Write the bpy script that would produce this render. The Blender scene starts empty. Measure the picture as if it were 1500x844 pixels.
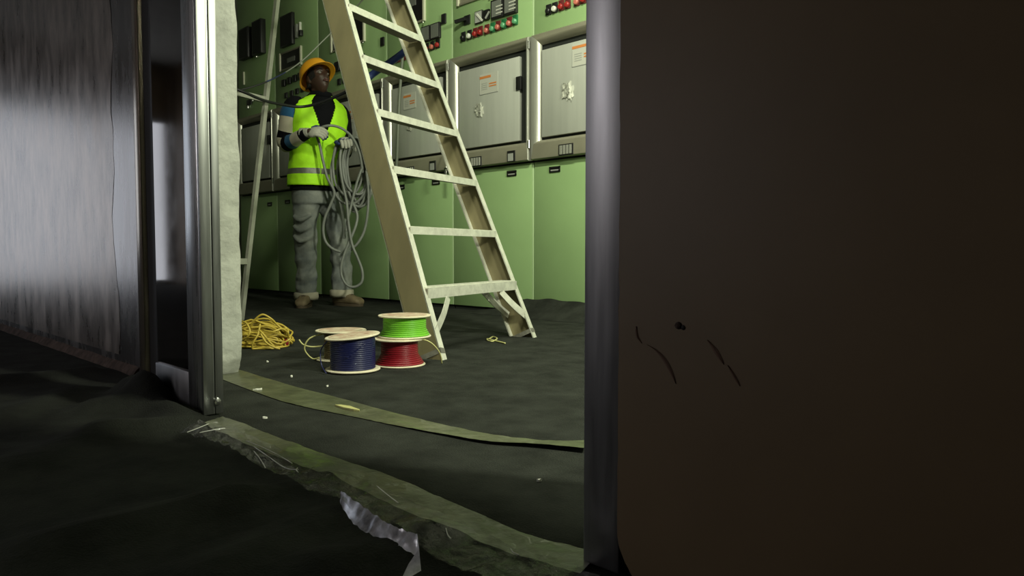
import bpy, bmesh, math, random
from mathutils import Vector, Matrix, noise
V = Vector
C = bpy.context.scene.collection
random.seed(7)

# ------------------------------------------------------------------ camera
# World X runs along the dividing wall, world Y runs into the switch room.
F, HGT, HOR = 1080.0, 0.41, 368.0            # focal length in pixels, eye height, horizon row
PIT = math.atan((422 - HOR) / F)
cam_d = bpy.data.cameras.new('camera')
cam = bpy.data.objects.new('camera', cam_d)
C.objects.link(cam)
cam.location = (0, 0, HGT)
cam.rotation_euler = (math.pi / 2 - PIT, 0, math.pi / 4)
cam_d.sensor_width = 36
cam_d.lens = 36 * F / 1500
cam_d.clip_start = 0.02
bpy.context.scene.camera = cam

# ------------------------------------------------------------------ light
sc = bpy.context.scene
sc.view_settings.view_transform = 'Standard'
sc.view_settings.look = 'None'
sc.view_settings.gamma = 1
sc.view_settings.use_curve_mapping = False
sc.view_settings.exposure = 0.1
w = bpy.data.worlds.new('world')
sc.world = w
w.use_nodes = True
w.node_tree.nodes['Background'].inputs[0].default_value = (0.75, 0.8, 0.7, 1)
w.node_tree.nodes['Background'].inputs[1].default_value = 0.004

def area_light(name, loc, target, size, power, col):
    d = bpy.data.lights.new(name, 'AREA')
    d.shape = 'RECTANGLE'
    d.size, d.size_y = size
    d.energy = power
    d.color = col
    o = bpy.data.objects.new(name, d)
    C.objects.link(o)
    o.location = loc
    o.rotation_euler = (V(target) - V(loc)).to_track_quat('-Z', 'Y').to_euler()
    return o
LIGHT = (0.96, 1.0, 0.76)
area_light('work_light', (1.15, 1.95, 1.95), (-3.6, 3.0, 0.9), (0.26, 0.26), 125, LIGHT)
area_light('added_cabinet_fill', (-1.25, 1.25, 3.35), (-1.1, 3.43, 2.3), (1.2, 0.12), 140, LIGHT)  # added unseen lamp: brightens the cabinets, leaves the threshold floor dark

# ------------------------------------------------------------------ pixel helpers (1500 x 844 frame)
RT, FW = V((math.sqrt(.5), math.sqrt(.5), 0)), V((-math.sqrt(.5), math.sqrt(.5), 0))
EYE = V((0, 0, HGT))
def ray(x, y):
    a, b = (x - 750) / F, (422 - y) / F
    return RT * a + FW * (math.cos(PIT) + b * math.sin(PIT)) + V((0, 0, b * math.cos(PIT) - math.sin(PIT)))
def fl(x, y, z=0.0):                       # point on the floor
    r = ray(x, y); return EYE + r * ((z - HGT) / r.z)
def pn(x, y, n):                           # point on a plane parallel to the dividing wall
    r = ray(x, y); return EYE + r * (n / r.y)
def pd(x, y, d):                           # point at a given distance along the view
    return EYE + ray(x, y) * d

# ------------------------------------------------------------------ materials
MATS = {}
def mat(name, col, rough=.5, metal=0.0, var=0.0, vscale=6.0, bump=0.0, bscale=40.0, stretch=(1, 1, 1),
        col2=None, rvar=0.0, coat=0.0, alpha=1.0, emit=0.0, aniso=0.0, sheen=0.0, spec=None, trans=0.0):
    m = bpy.data.materials.new(name)
    m.use_nodes = True
    nt = m.node_tree
    b = nt.nodes['Principled BSDF']
    b.inputs['Base Color'].default_value = (*col, 1)
    b.inputs['Roughness'].default_value = rough
    b.inputs['Metallic'].default_value = metal
    b.inputs['Coat Weight'].default_value = coat
    b.inputs['Alpha'].default_value = alpha
    b.inputs['Anisotropic'].default_value = aniso
    b.inputs['Sheen Weight'].default_value = sheen
    b.inputs['Transmission Weight'].default_value = trans
    if spec is not None: b.inputs['Specular IOR Level'].default_value = spec
    if emit:
        b.inputs['Emission Color'].default_value = (*col, 1)
        b.inputs['Emission Strength'].default_value = emit
    if var or bump or rvar or col2:
        tc = nt.nodes.new('ShaderNodeTexCoord')
        mp = nt.nodes.new('ShaderNodeMapping')
        mp.inputs['Scale'].default_value = stretch
        nt.links.new(tc.outputs['Object'], mp.inputs['Vector'])
        n1 = nt.nodes.new('ShaderNodeTexNoise')
        n1.inputs['Scale'].default_value = vscale
        n1.inputs['Detail'].default_value = 6
        n1.inputs['Roughness'].default_value = .62
        nt.links.new(mp.outputs[0], n1.inputs['Vector'])
        if var or col2:
            mx = nt.nodes.new('ShaderNodeValToRGB')
            c2 = col2 if col2 else tuple(c * (1 - var) for c in col)
            c1 = col if col2 else tuple(min(1, c * (1 + var)) for c in col)
            mx.color_ramp.elements[0].position = .35
            mx.color_ramp.elements[1].position = .65
            mx.color_ramp.elements[0].color = (*c2, 1)
            mx.color_ramp.elements[1].color = (*c1, 1)
            nt.links.new(n1.outputs['Fac'], mx.inputs[0])
            nt.links.new(mx.outputs[0], b.inputs['Base Color'])
        if rvar:
            mr = nt.nodes.new('ShaderNodeMapRange')
            mr.inputs['From Min'].default_value = .3; mr.inputs['From Max'].default_value = .7
            mr.inputs['To Min'].default_value = max(.02, rough - rvar); mr.inputs['To Max'].default_value = min(1, rough + rvar)
            nt.links.new(n1.outputs['Fac'], mr.inputs['Value'])
            nt.links.new(mr.outputs[0], b.inputs['Roughness'])
        if bump:
            n2 = nt.nodes.new('ShaderNodeTexNoise')
            n2.inputs['Scale'].default_value = bscale
            n2.inputs['Detail'].default_value = 5
            nt.links.new(mp.outputs[0], n2.inputs['Vector'])
            bp = nt.nodes.new('ShaderNodeBump')
            bp.inputs['Strength'].default_value = bump
            bp.inputs['Distance'].default_value = .01
            nt.links.new(n2.outputs['Fac'], bp.inputs['Height'])
            nt.links.new(bp.outputs[0], b.inputs['Normal'])
    MATS[name] = m
    return m

mat('carpet', (.023, .025, .021), .95, var=.35, vscale=9, bump=.5, bscale=260, spec=.15)
mat('plaster', (.37, .38, .335), .85, var=.10, vscale=9, bump=.9, bscale=22)
mat('room_wall', (.40, .42, .36), .9, var=.1, bump=.2)
mat('ceiling_paint', (.35, .35, .32), .9, var=.05)
mat('corridor_board', (.20, .15, .10), .55, var=.2, vscale=2, bump=.1)
mat('steel_sheet', (.44, .40, .38), .27, 1, var=.2, vscale=5, stretch=(2.2, 2.2, .6), rvar=.06, bump=.05, bscale=9)
mat('steel_film', (.47, .405, .36), .30, .9, var=.40, vscale=6, stretch=(1.8, 1.8, .7), rvar=.05, bump=.06, bscale=12)
mat('aluminium', (.66, .66, .66), .30, 1, var=.08, vscale=14, stretch=(8, 8, .25), rvar=.06)
mat('aluminium_dull', (.36, .36, .37), .42, 1, var=.10, vscale=14, stretch=(6, 6, .3), rvar=.06)
mat('leaf_edge', (.34, .35, .34), .38, 1, var=.08, vscale=12, stretch=(6, 6, .3), rvar=.05)
mat('mirror_panel', (.40, .36, .34), .06, 1, var=.10, vscale=4, rvar=.03)
mat('rubber', (.008, .008, .008), .6)
mat('brass_trim', (.62, .52, .42), .25, 1, var=.1, stretch=(5, 5, .4))
mat('brown_board', (.175, .125, .066), .5, var=.12, vscale=1.5, bump=.06, bscale=14, spec=.32)
mat('scratch_mark', (.12, .066, .038), .7)
mat('skirting', (.075, .055, .045), .85, 0, var=.4, vscale=25, bump=.6, bscale=60, spec=.12)
mat('daylight', (.80, .88, 1.0), 1, emit=0.95)
mat('added_glow', (.88, .83, .84), 1, emit=6.0)

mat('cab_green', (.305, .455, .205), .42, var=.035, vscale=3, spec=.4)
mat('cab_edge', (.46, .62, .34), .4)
mat('cab_dark', (.012, .014, .012), .7)
mat('frame_grey', (.50, .50, .44), .33, .55, var=.05, vscale=4)
mat('rail_grey', (.27, .255, .19), .45, .25, var=.06)
mat('panel_grey', (.48, .49, .44), .45, .1, var=.04, vscale=4, stretch=(6, 1, .4))
mat('black_plastic', (.012, .012, .012), .4)
mat('meter_glass', (.16, .17, .15), .15, coat=.5)
mat('bezel_cream', (.55, .55, .42), .5)
mat('white_plastic', (.65, .65, .58), .45)
mat('red_plastic', (.33, .022, .020), .35)
mat('pink_lamp', (.55, .16, .12), .3)
mat('green_plastic', (.02, .14, .05), .35)
mat('teal_lamp', (.12, .36, .18), .3)
mat('maroon', (.12, .02, .02), .4)
mat('label_paper', (.50, .50, .44), .7)
mat('label_orange', (.62, .22, .06), .6)
mat('print_grey', (.35, .36, .33), .7)
mat('residue', (.10, .105, .08), .8, var=.9, vscale=45, col2=(.58, .58, .50))
mat('paper_white', (.72, .72, .64), .8)
mat('chrome', (.7, .7, .68), .2, 1)

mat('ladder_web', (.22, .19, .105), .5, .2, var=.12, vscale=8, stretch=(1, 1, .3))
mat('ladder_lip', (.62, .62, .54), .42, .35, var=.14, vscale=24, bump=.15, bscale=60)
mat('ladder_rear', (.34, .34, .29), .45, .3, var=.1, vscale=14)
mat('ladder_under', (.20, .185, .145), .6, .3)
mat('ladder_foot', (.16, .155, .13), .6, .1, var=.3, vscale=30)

mat('flange', (.66, .60, .44), .75, var=.10, vscale=20)
mat('flange_print', (.36, .20, .14), .8, var=.3, vscale=25, col2=(.62, .55, .40))
mat('wire_blue', (.006, .009, .065), .42, coat=.1)
mat('wire_red', (.22, .005, .013), .42, coat=.1)
mat('wire_green', (.17, .50, .03), .42)
mat('wire_yellow', (.46, .34, .05), .45, var=.12, vscale=30)
mat('wire_brown', (.12, .085, .04), .5)
mat('wire_pale', (.50, .48, .20), .5)
mat('cable_grey', (.19, .20, .185), .45, var=.1, vscale=20)
mat('cable_black', (.010, .010, .012), .45)
mat('cable_blue', (.014, .026, .095), .45)
mat('conduit', (.15, .165, .13), .5)

mat('tape', (.085, .090, .050), .38, var=.30, vscale=10, bump=.35, bscale=30, coat=.2, stretch=(1.5, 1.5, 1))
mat('film', (.075, .072, .064), .18, var=.35, vscale=12, bump=.45, bscale=30, coat=.4, alpha=.36, stretch=(1, 2.5, 1))
mat('glint_crease', (.62, .62, .58), .25, coat=.5)
mat('foil', (.88, .88, .92), .30, .45, var=.15, col2=(.22, .22, .24), vscale=20, bump=.15, bscale=30)

mat('skin', (.052, .025, .017), .5, var=.08, vscale=12)
mat('eye_white', (.22, .20, .18), .3)
mat('eye_dark', (.01, .007, .005), .2)
mat('lip', (.10, .04, .034), .45)
mat('hair', (.008, .007, .006), .8, bump=.6, bscale=150)
mat('helmet', (.80, .36, .018), .38, var=.05, coat=.2)
mat('helmet_in', (.30, .13, .01), .6)
mat('vest', (.46, .95, .012), .72, var=.06, vscale=9, bump=.25, bscale=30)
mat('vest_band', (.15, .155, .13), .45, .2, bump=.2, bscale=80)
mat('sweater_black', (.005, .005, .007), .95, spec=.15)
mat('sweater_blue', (.015, .10, .24), .9, sheen=.1)
mat('sweater_cream', (.52, .47, .38), .9, sheen=.1)
mat('jeans', (.25, .26, .24), .9, var=.4, vscale=7, bump=.35, bscale=26, col2=(.125, .140, .145))
mat('jeans_cuff', (.36, .33, .26), .9, var=.15)
mat('boot', (.16, .12, .07), .7, var=.25, vscale=20, bump=.2)
mat('sole', (.07, .05, .03), .8)
mat('glove_knit', (.42, .41, .36), .9, bump=.3, bscale=160)
mat('glove_blue', (.02, .035, .13), .7, bump=.2)

# ------------------------------------------------------------------ mesh builder
class MB:
    def __init__(s):
        s.v, s.f, s.m, s.names = [], [], [], []
    def mi(s, name):
        if name not in s.names: s.names.append(name)
        return s.names.index(name)
    def add(s, vs, fs, m):
        o = len(s.v)
        s.v += [V(q) for q in vs]
        k = s.mi(m)
        for q in fs:
            s.f.append([o + i for i in q]); s.m.append(k)
        return s
    def hexa(s, p, m):                     # eight corners: 0-3 front loop, 4-7 back loop
        return s.add(p, [(0, 1, 2, 3), (7, 6, 5, 4), (0, 4, 5, 1), (1, 5, 6, 2), (2, 6, 7, 3), (3, 7, 4, 0)], m)
    def box(s, a, b, m, bev=0.0):
        (x0, y0, z0), (x1, y1, z1) = a, b
        if bev <= 0:
            return s.hexa([(x0, y0, z0), (x1, y0, z0), (x1, y0, z1), (x0, y0, z1),
                           (x0, y1, z0), (x1, y1, z0), (x1, y1, z1), (x0, y1, z1)], m)
        bm = bmesh.new()
        bmesh.ops.create_cube(bm, size=1)
        for q in bm.verts:
            q.co = V(((x0 + x1) / 2 + q.co.x * (x1 - x0), (y0 + y1) / 2 + q.co.y * (y1 - y0), (z0 + z1) / 2 + q.co.z * (z1 - z0)))
        bmesh.ops.bevel(bm, geom=list(bm.edges), offset=bev, segments=2, affect='EDGES', profile=.5)
        bm.verts.index_update()
        s.add([q.co.copy() for q in bm.verts], [[q.index for q in f.verts] for f in bm.faces], m)
        bm.free()
        return s
    def bar(s, p, q, wx, wy, up, m):       # box beam from p to q, wx along 'up x dir', wy along up
        p, q = V(p), V(q); d = (q - p).normalized()
        x = d.cross(V(up)).normalized() * wx / 2; y = x.cross(d).normalized() * wy / 2
        return s.hexa([p - x - y, p + x - y, p + x + y, p - x + y, q - x - y, q + x - y, q + x + y, q - x + y], m)
    def tube(s, pts, r, m, n=8, cap=True, radii=None, mf=None):
        pts = [V(p) for p in pts]
        o = len(s.v); N = len(pts)
        t0 = (pts[1] - pts[0]).normalized()
        a = t0.orthogonal().normalized()
        prev = t0
        for i, p in enumerate(pts):
            t = (pts[min(i + 1, N - 1)] - pts[max(i - 1, 0)])
            t = t.normalized() if t.length > 1e-9 else prev
            a = prev.rotation_difference(t) @ a
            a = (a - t * a.dot(t)).normalized()
            b = t.cross(a); prev = t
            R = radii[i] if radii else r
            for k in range(n):
                th = 2 * math.pi * k / n
                s.v.append(p + (a * math.cos(th) + b * math.sin(th)) * R)
        for i in range(N - 1):
            k2 = s.mi(mf(i / (N - 1)) if mf else m)
            for k in range(n):
                s.f.append([o + i * n + k, o + i * n + (k + 1) % n, o + (i + 1) * n + (k + 1) % n, o + (i + 1) * n + k]); s.m.append(k2)
        if cap:
            s.f.append([o + k for k in range(n)][::-1]); s.m.append(s.mi(mf(0) if mf else m))
            s.f.append([o + (N - 1) * n + k for k in range(n)]); s.m.append(s.mi(mf(1) if mf else m))
        return s
    def loft(s, rings, m, closed=True, cap=True, mf=None):
        o = len(s.v); n = len(rings[0])
        for r in rings: s.v += [V(q) for q in r]
        for i in range(len(rings) - 1):
            for k in range(n if closed else n - 1):
                mm = mf(i, k) if mf else m
                if mm is None: continue
                s.f.append([o + i * n + k, o + i * n + (k + 1) % n, o + (i + 1) * n + (k + 1) % n, o + (i + 1) * n + k]); s.m.append(s.mi(mm))
        if cap and closed:
            s.f.append([o + k for k in range(n)][::-1]); s.m.append(s.mi(m))
            s.f.append([o + (len(rings) - 1) * n + k for k in range(n)]); s.m.append(s.mi(m))
        return s
    def lathe(s, c, prof, m, n=32, ax=(0, 0, 1), mf=None):
        ax = V(ax).normalized(); a = ax.orthogonal().normalized(); b = ax.cross(a); c = V(c)
        rings = [[c + ax * h + (a * math.cos(2 * math.pi * k / n) + b * math.sin(2 * math.pi * k / n)) * max(r, 1e-4) for k in range(n)] for r, h in prof]
        return s.loft(rings, m, mf=(lambda i, k: mf(i)) if mf else None)
    def ball(s, c, r, m, n=14, rot=None):
        c = V(c); r = V(r) if hasattr(r, '__len__') else V((r, r, r))
        rings = []
        for i in range(n // 2 + 1):
            ph = -math.pi / 2 + math.pi * i / (n // 2)
            ring = []
            for k in range(n):
                th = 2 * math.pi * k / n
                q = V((max(math.cos(ph), 1e-3) * math.cos(th) * r.x, max(math.cos(ph), 1e-3) * math.sin(th) * r.y, math.sin(ph) * r.z))
                ring.append(c + (rot @ q if rot else q))
            rings.append(ring)
        return s.loft(rings, m)
    def build(s, name, parent=None, smooth=False, origin=None):
        me = bpy.data.meshes.new(name)
        org = V(origin) if origin is not None else (parent['_w'] if parent is not None else V((0, 0, 0)))
        org = V(org)
        me.from_pydata([tuple(q - org) for q in s.v], [], s.f)
        for q in s.names: me.materials.append(MATS[q])
        for p, k in zip(me.polygons, s.m): p.material_index = k
        if smooth:
            for p in me.polygons: p.use_smooth = True
            if smooth != 'all': me.set_sharp_from_angle(angle=math.radians(38))
        me.update()
        o = bpy.data.objects.new(name, me)
        C.objects.link(o)
        o['_w'] = list(org)
        if parent is not None:
            o.parent = parent
        else:
            o.location = org
        return o

def tag(o, label=None, cat=None, group=None, kind=None):
    if label: o['label'] = label
    if cat: o['category'] = cat
    if group: o['group'] = group
    if kind: o['kind'] = kind
    return o
def thing(name, loc, label=None, cat=None, group=None, kind=None):
    o = bpy.data.objects.new(name, None)
    C.objects.link(o)
    o.location = loc
    o['_w'] = list(loc)
    o.empty_display_size = .05
    return tag(o, label, cat, group, kind)
def catmull(pts, sub=6):
    pts = [V(p) for p in pts]; out = []
    for i in range(len(pts) - 1):
        p0, p1, p2, p3 = pts[max(i - 1, 0)], pts[i], pts[i + 1], pts[min(i + 2, len(pts) - 1)]
        for k in range(sub):
            t = k / sub
            out.append(.5 * ((2 * p1) + (p2 - p0) * t + (2 * p0 - 5 * p1 + 4 * p2 - p3) * t * t + (3 * p1 - p0 - 3 * p2 + p3) * t ** 3))
    out.append(pts[-1]); return out
def lerp(a, b, t): return a + (b - a) * t
def interp(tab, x):
    if x <= tab[0][0]: return tab[0][1:]
    for p, q in zip(tab, tab[1:]):
        if x <= q[0]:
            t = (x - p[0]) / (q[0] - p[0]); t = t * t * (3 - 2 * t) * .5 + t * .5
            return tuple(lerp(a, b, t) for a, b in zip(p[1:], q[1:]))
    return tab[-1][1:]
def nz(p, s): return noise.noise(V(p) * s)

# ================================================================== SETTING
WALL_N = .84                                  # corridor face of the steel-clad wall
# ---- floor: dark carpet, loose and folded in the corridor
def seg_d(p, a, b):
    ab = b - a; t = max(0, min(1, (p - a).dot(ab) / ab.length_squared)); return (p - a - ab * t).length, t
def f2(x, y): q = fl(x, y); return V((q.x, q.y))
RIDGES = [(f2(60, 800), f2(330, 735), .020, .050), (f2(330, 735), f2(500, 702), .010, .035),
          (f2(0, 690), f2(150, 640), .020, .07), (f2(150, 640), f2(262, 622), .026, .05),
          (f2(212, 596), f2(262, 612), .035, .035), (f2(195, 578), f2(222, 592), .06, .05),
          (f2(0, 560), f2(150, 545), .022, .08), (f2(140, 600), f2(205, 590), .03, .06),
          (f2(300, 842), f2(480, 760), .018, .05), (f2(480, 830), f2(620, 800), .022, .05), (f2(0, 610), f2(110, 575), .018, .06)]
def carpet_h(u, n):
    if n > .80 or n < -.6 or u > .2 or u < -6: return 0.0
    p = V((u, n)); h = 0
    for a, b, hh, wd in RIDGES:
        d, t = seg_d(p, a, b)
        h += hh * math.exp(-(d / wd) ** 2)
    h += .006 * nz((u, n, 0), 3.2) + .003 * nz((u, n, 3), 9)
    k = min(1, max(0, (.80 - n) / .05))
    return max(h, -.004) * k
us = [-9.6, -8, -7, -6.2] + [-6 + .035 * i for i in range(int(6.1 / .035))] + [.2, .6, 1.2, 2, 3, 4.2]
ns = [-2.1, -1.6, -1.1, -.8] + [-.6 + .03 * i for i in range(47)] + [.83, 1.2, 1.8, 2.4, 3, 3.6, 4.4]
vs = [(u, n, carpet_h(u, n)) for n in ns for u in us]
W = len(us)
fb = MB().add(vs, [(j * W + i, j * W + i + 1, (j + 1) * W + i + 1, (j + 1) * W + i) for j in range(len(ns) - 1) for i in range(W - 1)], 'carpet')
tag(fb.build('floor', smooth='all'), 'dark grey carpet laid loose over corridor and switch room floor', kind='structure')

def struct(name, boxes, label=None):
    m = MB()
    for a, b, mm in boxes: m.box(a, b, mm)
    return tag(m.build(name), label, kind='structure')
struct('ceiling', [((-9.6, 1.1, 4.2), (4.2, 4.4, 4.3), 'ceiling_paint'), ((-9.6, -2.1, 2.7), (4.2, .86, 2.8), 'ceiling_paint')])
struct('wall_back', [((-9.6, 4.38, 0), (4.2, 4.5, 4.2), 'room_wall')])
struct('wall_room_end', [((4.2, .86, 0), (4.3, 4.5, 4.3), 'room_wall'), ((-9.7, 1.1, 0), (-9.6, 4.5, 4.3), 'room_wall')])
struct('wall_corridor', [((-9.6, -2.2, 0), (4.2, -2.1, 2.8), 'corridor_board'), ((4.2, -2.2, 0), (4.3, .86, 2.8), 'corridor_board'),
                         ((-9.7, -2.2, 2.05), (-9.6, .86, 2.8), 'corridor_board'), ((-9.7, -2.2, 0), (-9.6, -2.0, 2.05), 'corridor_board'),
                         ((-9.7, .2, 0), (-9.6, .86, 2.05), 'corridor_board')])
# glazed door at the far end of the corridor, full of daylight
g = thing('added_glow_pane', (-2.85, -2.1, .5), 'added framed glowing pane in the corridor opposite the doorway', kind='structure')  # glowing pane added to brighten the brown board and right stile
MB().box((-3.4, -2.1, .50), (-2.3, -2.09, 1.35), 'added_glow').build('pane', g)
mm = MB()
for x in (-3.45, -2.88, -2.3): mm.box((x, -2.1, .45), (x + .05, -2.07, 1.40), 'aluminium_dull')
mm.box((-3.45, -2.1, .45), (-2.25, -2.07, .50), 'aluminium_dull').box((-3.45, -2.1, 1.35), (-2.25, -2.07, 1.40), 'aluminium_dull')
mm.build('frame', g)
g = thing('door_3', (-9.66, -.78, 0), 'daylit glazed door at the far end of the corridor', kind='structure')
MB().box((-9.68, -2.0, .03), (-9.67, .2, 2.05), 'daylight').build('pane', g)
mm = MB()
for y in (-2.05, .15): mm.box((-9.68, y, 0), (-9.63, y + .05, 2.05), 'aluminium_dull')
mm.box((-9.68, -2.0, 0), (-9.63, .2, .05), 'aluminium_dull').box((-9.68, -2.0, 2.0), (-9.63, .2, 2.05), 'aluminium_dull')
mm.build('frame', g)

# plaster dividing wall: left stump with a chipped jamb, right stump, header
JU = -2.37
pl = MB()
pl.box((-9.6, .865, 0), (JU - .10, 1.10, 4.2), 'plaster')
rows = 150
rings = []
for i in range(rows + 1):
    z = 4.2 * (i / rows) ** 1.6
    ring = []
    chip = .025 * max(0, 1 - z / .05)
    for k in range(11):
        t = k / 10
        bx = .012 * nz((0, t * 3, z), 5) + .006 * nz((3, t * 6, z), 17)
        rr = .012 * max(0, abs(t - .5) * 2 - .7) / .3
        ring.append((JU - rr + bx - chip * (.4 + .8 * t) * (1 + nz((t, z, 2), 30)), lerp(.865, 1.10, t) + (.008 * nz((1, 2, z), 11) if k == 10 else 0), z))
    ring = [(JU - .11, .865, z)] + ring + [(JU - .11, 1.10, z)]
    rings.append(ring)
pl.loft(rings, 'plaster', closed=False)
pl.box((-.61, .865, 0), (4.2, 1.10, 4.2), 'plaster')
pl.box((JU - .1, .865, 2.12), (-.61, 1.10, 4.2), 'plaster')
pl.box((-9.6, .865, 2.7), (4.2, 1.1, 4.2), 'plaster')
tag(pl.build('wall_front', smooth=True), 'rough pale plaster wall beside the doorway', kind='structure')

# steel-clad corridor wall on the left with protective film still on it
wl = thing('wall_left', (-5, WALL_N, 0), 'scuffed steel sheet cladding left of the doorway', kind='structure')
ue = pn(199, 300, WALL_N).x
MB().box((-9.6, WALL_N, .0), (ue, .865, 2.7), 'steel_sheet').build('steel_sheet', wl)
fm = MB(); rings = []
for i in range(90):
    z = .05 + i * .03
    e = pn(168, 300, WALL_N).x + .05 * nz((z, 0, 0), 3.0) + .012 * nz((z, 4, 0), 14)
    ring = []
    for k in range(60):
        t = k / 59; u = lerp(-9.5, e, 1 - (1 - t) ** 2)
        off = .0020 * abs(nz((u * 2.2, 0, z), 3)) + .0005
        ring.append((u, WALL_N - off, z))
    rings.append(ring)
fm.loft(rings, 'steel_film', closed=False)
fm.build('protective_film', wl, smooth='all')
bb = MB(); pts = []
rings = []
for i in range(160):
    u = lerp(-9.5, ue - .005, i / 159)
    zz = .006 + .004 * nz((u, 0, 0), 5)
    d = .010 + .005 * nz((u, 3, 0), 9)
    rings.append([(u, WALL_N + .001, 0), (u, WALL_N - d - .014, 0), (u, WALL_N - d - .010, zz * .6), (u, WALL_N - d, zz + .012), (u, WALL_N + .001, zz + .022)])
bb.loft(rings, 'skirting')
tag(bb.build('baseboard_left', smooth=True), 'crumpled brown skirting strip below the steel sheet', kind='structure')
# trim between cladding and sliding leaf
t = thing('trim_1', (pn(207, 300, .82).x, .82, 0), 'narrow bright metal strip between black seals', kind='structure')
a0, a1, a2, a3 = (pn(x, 300, .795).x for x in (198, 203.5, 211.5, 219))
MB().box((a1, .785, .02), (a2, .86, 2.3), 'brass_trim', .004).build('metal_strip', t, smooth=True)
MB().box((a0 - .03, .825, 0), (a1, .862, 2.3), 'rubber', .004).build('seal', t)
MB().box((a2, .80, 0), (a3 + .05, .862, 2.3), 'rubber', .004).build('seal', t)

# sliding door leaf on the left: mirror-like panel in an aluminium frame
LU, LN0, LN1, LH = -1.808, .735, .785, 2.25
d1 = thing('door_1', (LU - .3, LN0, 0), 'aluminium framed sliding door leaf with glossy metal panel', kind='structure')
ps0, ps1 = pn(222, 400, LN0).x, pn(272, 400, LN0).x
MB().box((ps0, LN0 + .012, .10), (ps1 + .01, LN0 + .035, LH), 'mirror_panel').build('panel', d1)
MB().box((ps1, LN0, .012), (LU - .012, LN1, LH), 'aluminium', .004).build('stile', d1, smooth=True)
MB().box((ps0 - .014, LN0 + .012, .012), (ps0, LN1, LH), 'rubber', .003).build('gasket', d1, smooth=True)
MB().box((ps0, LN0 + .004, .012), (ps1, LN1 - .004, .102), 'aluminium_dull', .003).build('bottom_rail', d1, smooth=True)
m = MB().box((LU - .012, LN0, .005), (LU, LN0 + .026, LH), 'leaf_edge', .0015)
m.box((LU - .012, LN0 + .026, .005), (LU - .005, LN0 + .030, LH), 'leaf_edge').box((LU - .012, LN0 + .030, .005), (LU, LN1, LH), 'leaf_edge', .0015)
m.build('edge_profile', d1, smooth=True)
MB().lathe((LU - .004, LN0 + .034, .035), [(0, .010), (.008, .008), (.011, .003), (.011, 0), (0, 0)], 'chrome', 16, (1, 0, 0)).build('roller_bolt', d1, smooth=True)

# right sliding leaf: aluminium stile, then a brown board that covers the rest
RN = .735
r0, r1 = pn(855, 500, RN).x, pn(899, 500, RN).x
d2 = thing('door_2', (r0 + .03, RN, 0), 'grey aluminium door stile right of the opening', kind='structure')
m = MB().box((r0, RN, .004), (r1 + .01, RN + .045, LH), 'aluminium_dull', .003)
m.build('stile', d2, smooth=True)
MB().box((r1 + .01, RN + .012, .004), (4.1, RN + .045, LH), 'rubber').build('panel', d2)
br = MB(); rings = []
bz = [0.0, .004, .012, .02, .03, .045, .06] + [.08 + .02 * i for i in range(109)]
e0 = pn(904, 500, RN - .012).x
rings = []
for z in bz:
    e = e0 + .0035 * nz((0, 0, z), 9) + .0022 * nz((5, 0, z), 40)
    if z < .06: e += .035 * (1 - z / .06) ** 1.5
    rings.append([(e, RN - .001, z), (e, RN - .008, z), (e + .002, RN - .012, z), (e + .03, RN - .014, z), (e + .3, RN - .014, z), (1.2, RN - .014, z), (4.1, RN - .014, z), (4.1, RN - .001, z)])
br.loft(rings, 'brown_board', closed=True)
wr = tag(br.build('wall_right', smooth=True), 'brown protective board covering the wall right of the doorway', kind='structure')
for k, px in enumerate([[(948, 505), (962, 514), (974, 528), (983, 545), (990, 562)], [(1036, 498), (1046, 510), (1053, 522), (1060, 534)],
                        [(932, 478), (933, 492), (940, 503)], [(1066, 535), (1076, 552), (1084, 566)]]):
    cp = catmull([pn(x, y, RN - .0145) for x, y in px], 5); N = len(cp)
    rr = [.0028 * math.sin(math.pi * (i + .3) / (N - .4)) * (1 if k < 2 else .6) + .0003 for i in range(N)]
    m = MB(); vv = []
    for p, r in zip(cp, rr): vv += [p + V((-r, 0, 0)), p + V((0, -.0008, 0)), p + V((r, 0, 0))]
    m.add(vv, [(3 * i + j, 3 * i + j + 1, 3 * i + j + 4, 3 * i + j + 3) for i in range(N - 1) for j in range(2)], 'scratch_mark')
    m.build('scratch', wr)
c = pn(994, 477, RN - .014)
MB().ball(c, (.005, .004, .0045), 'skirting', 8).build('screw', wr)
MB().ball(pn(1001, 480, RN - .014), (.003, .002, .003), 'rubber', 8).build('screw', wr)

# ================================================================== SWITCHGEAR CABINETS
CN = 3.43                                     # front plane of the cabinets
Z1, Z2, Z3 = .978, 1.757, 3.05
def cp_(x, y): q = pn(x, y, CN); return q.x, q.z

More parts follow.
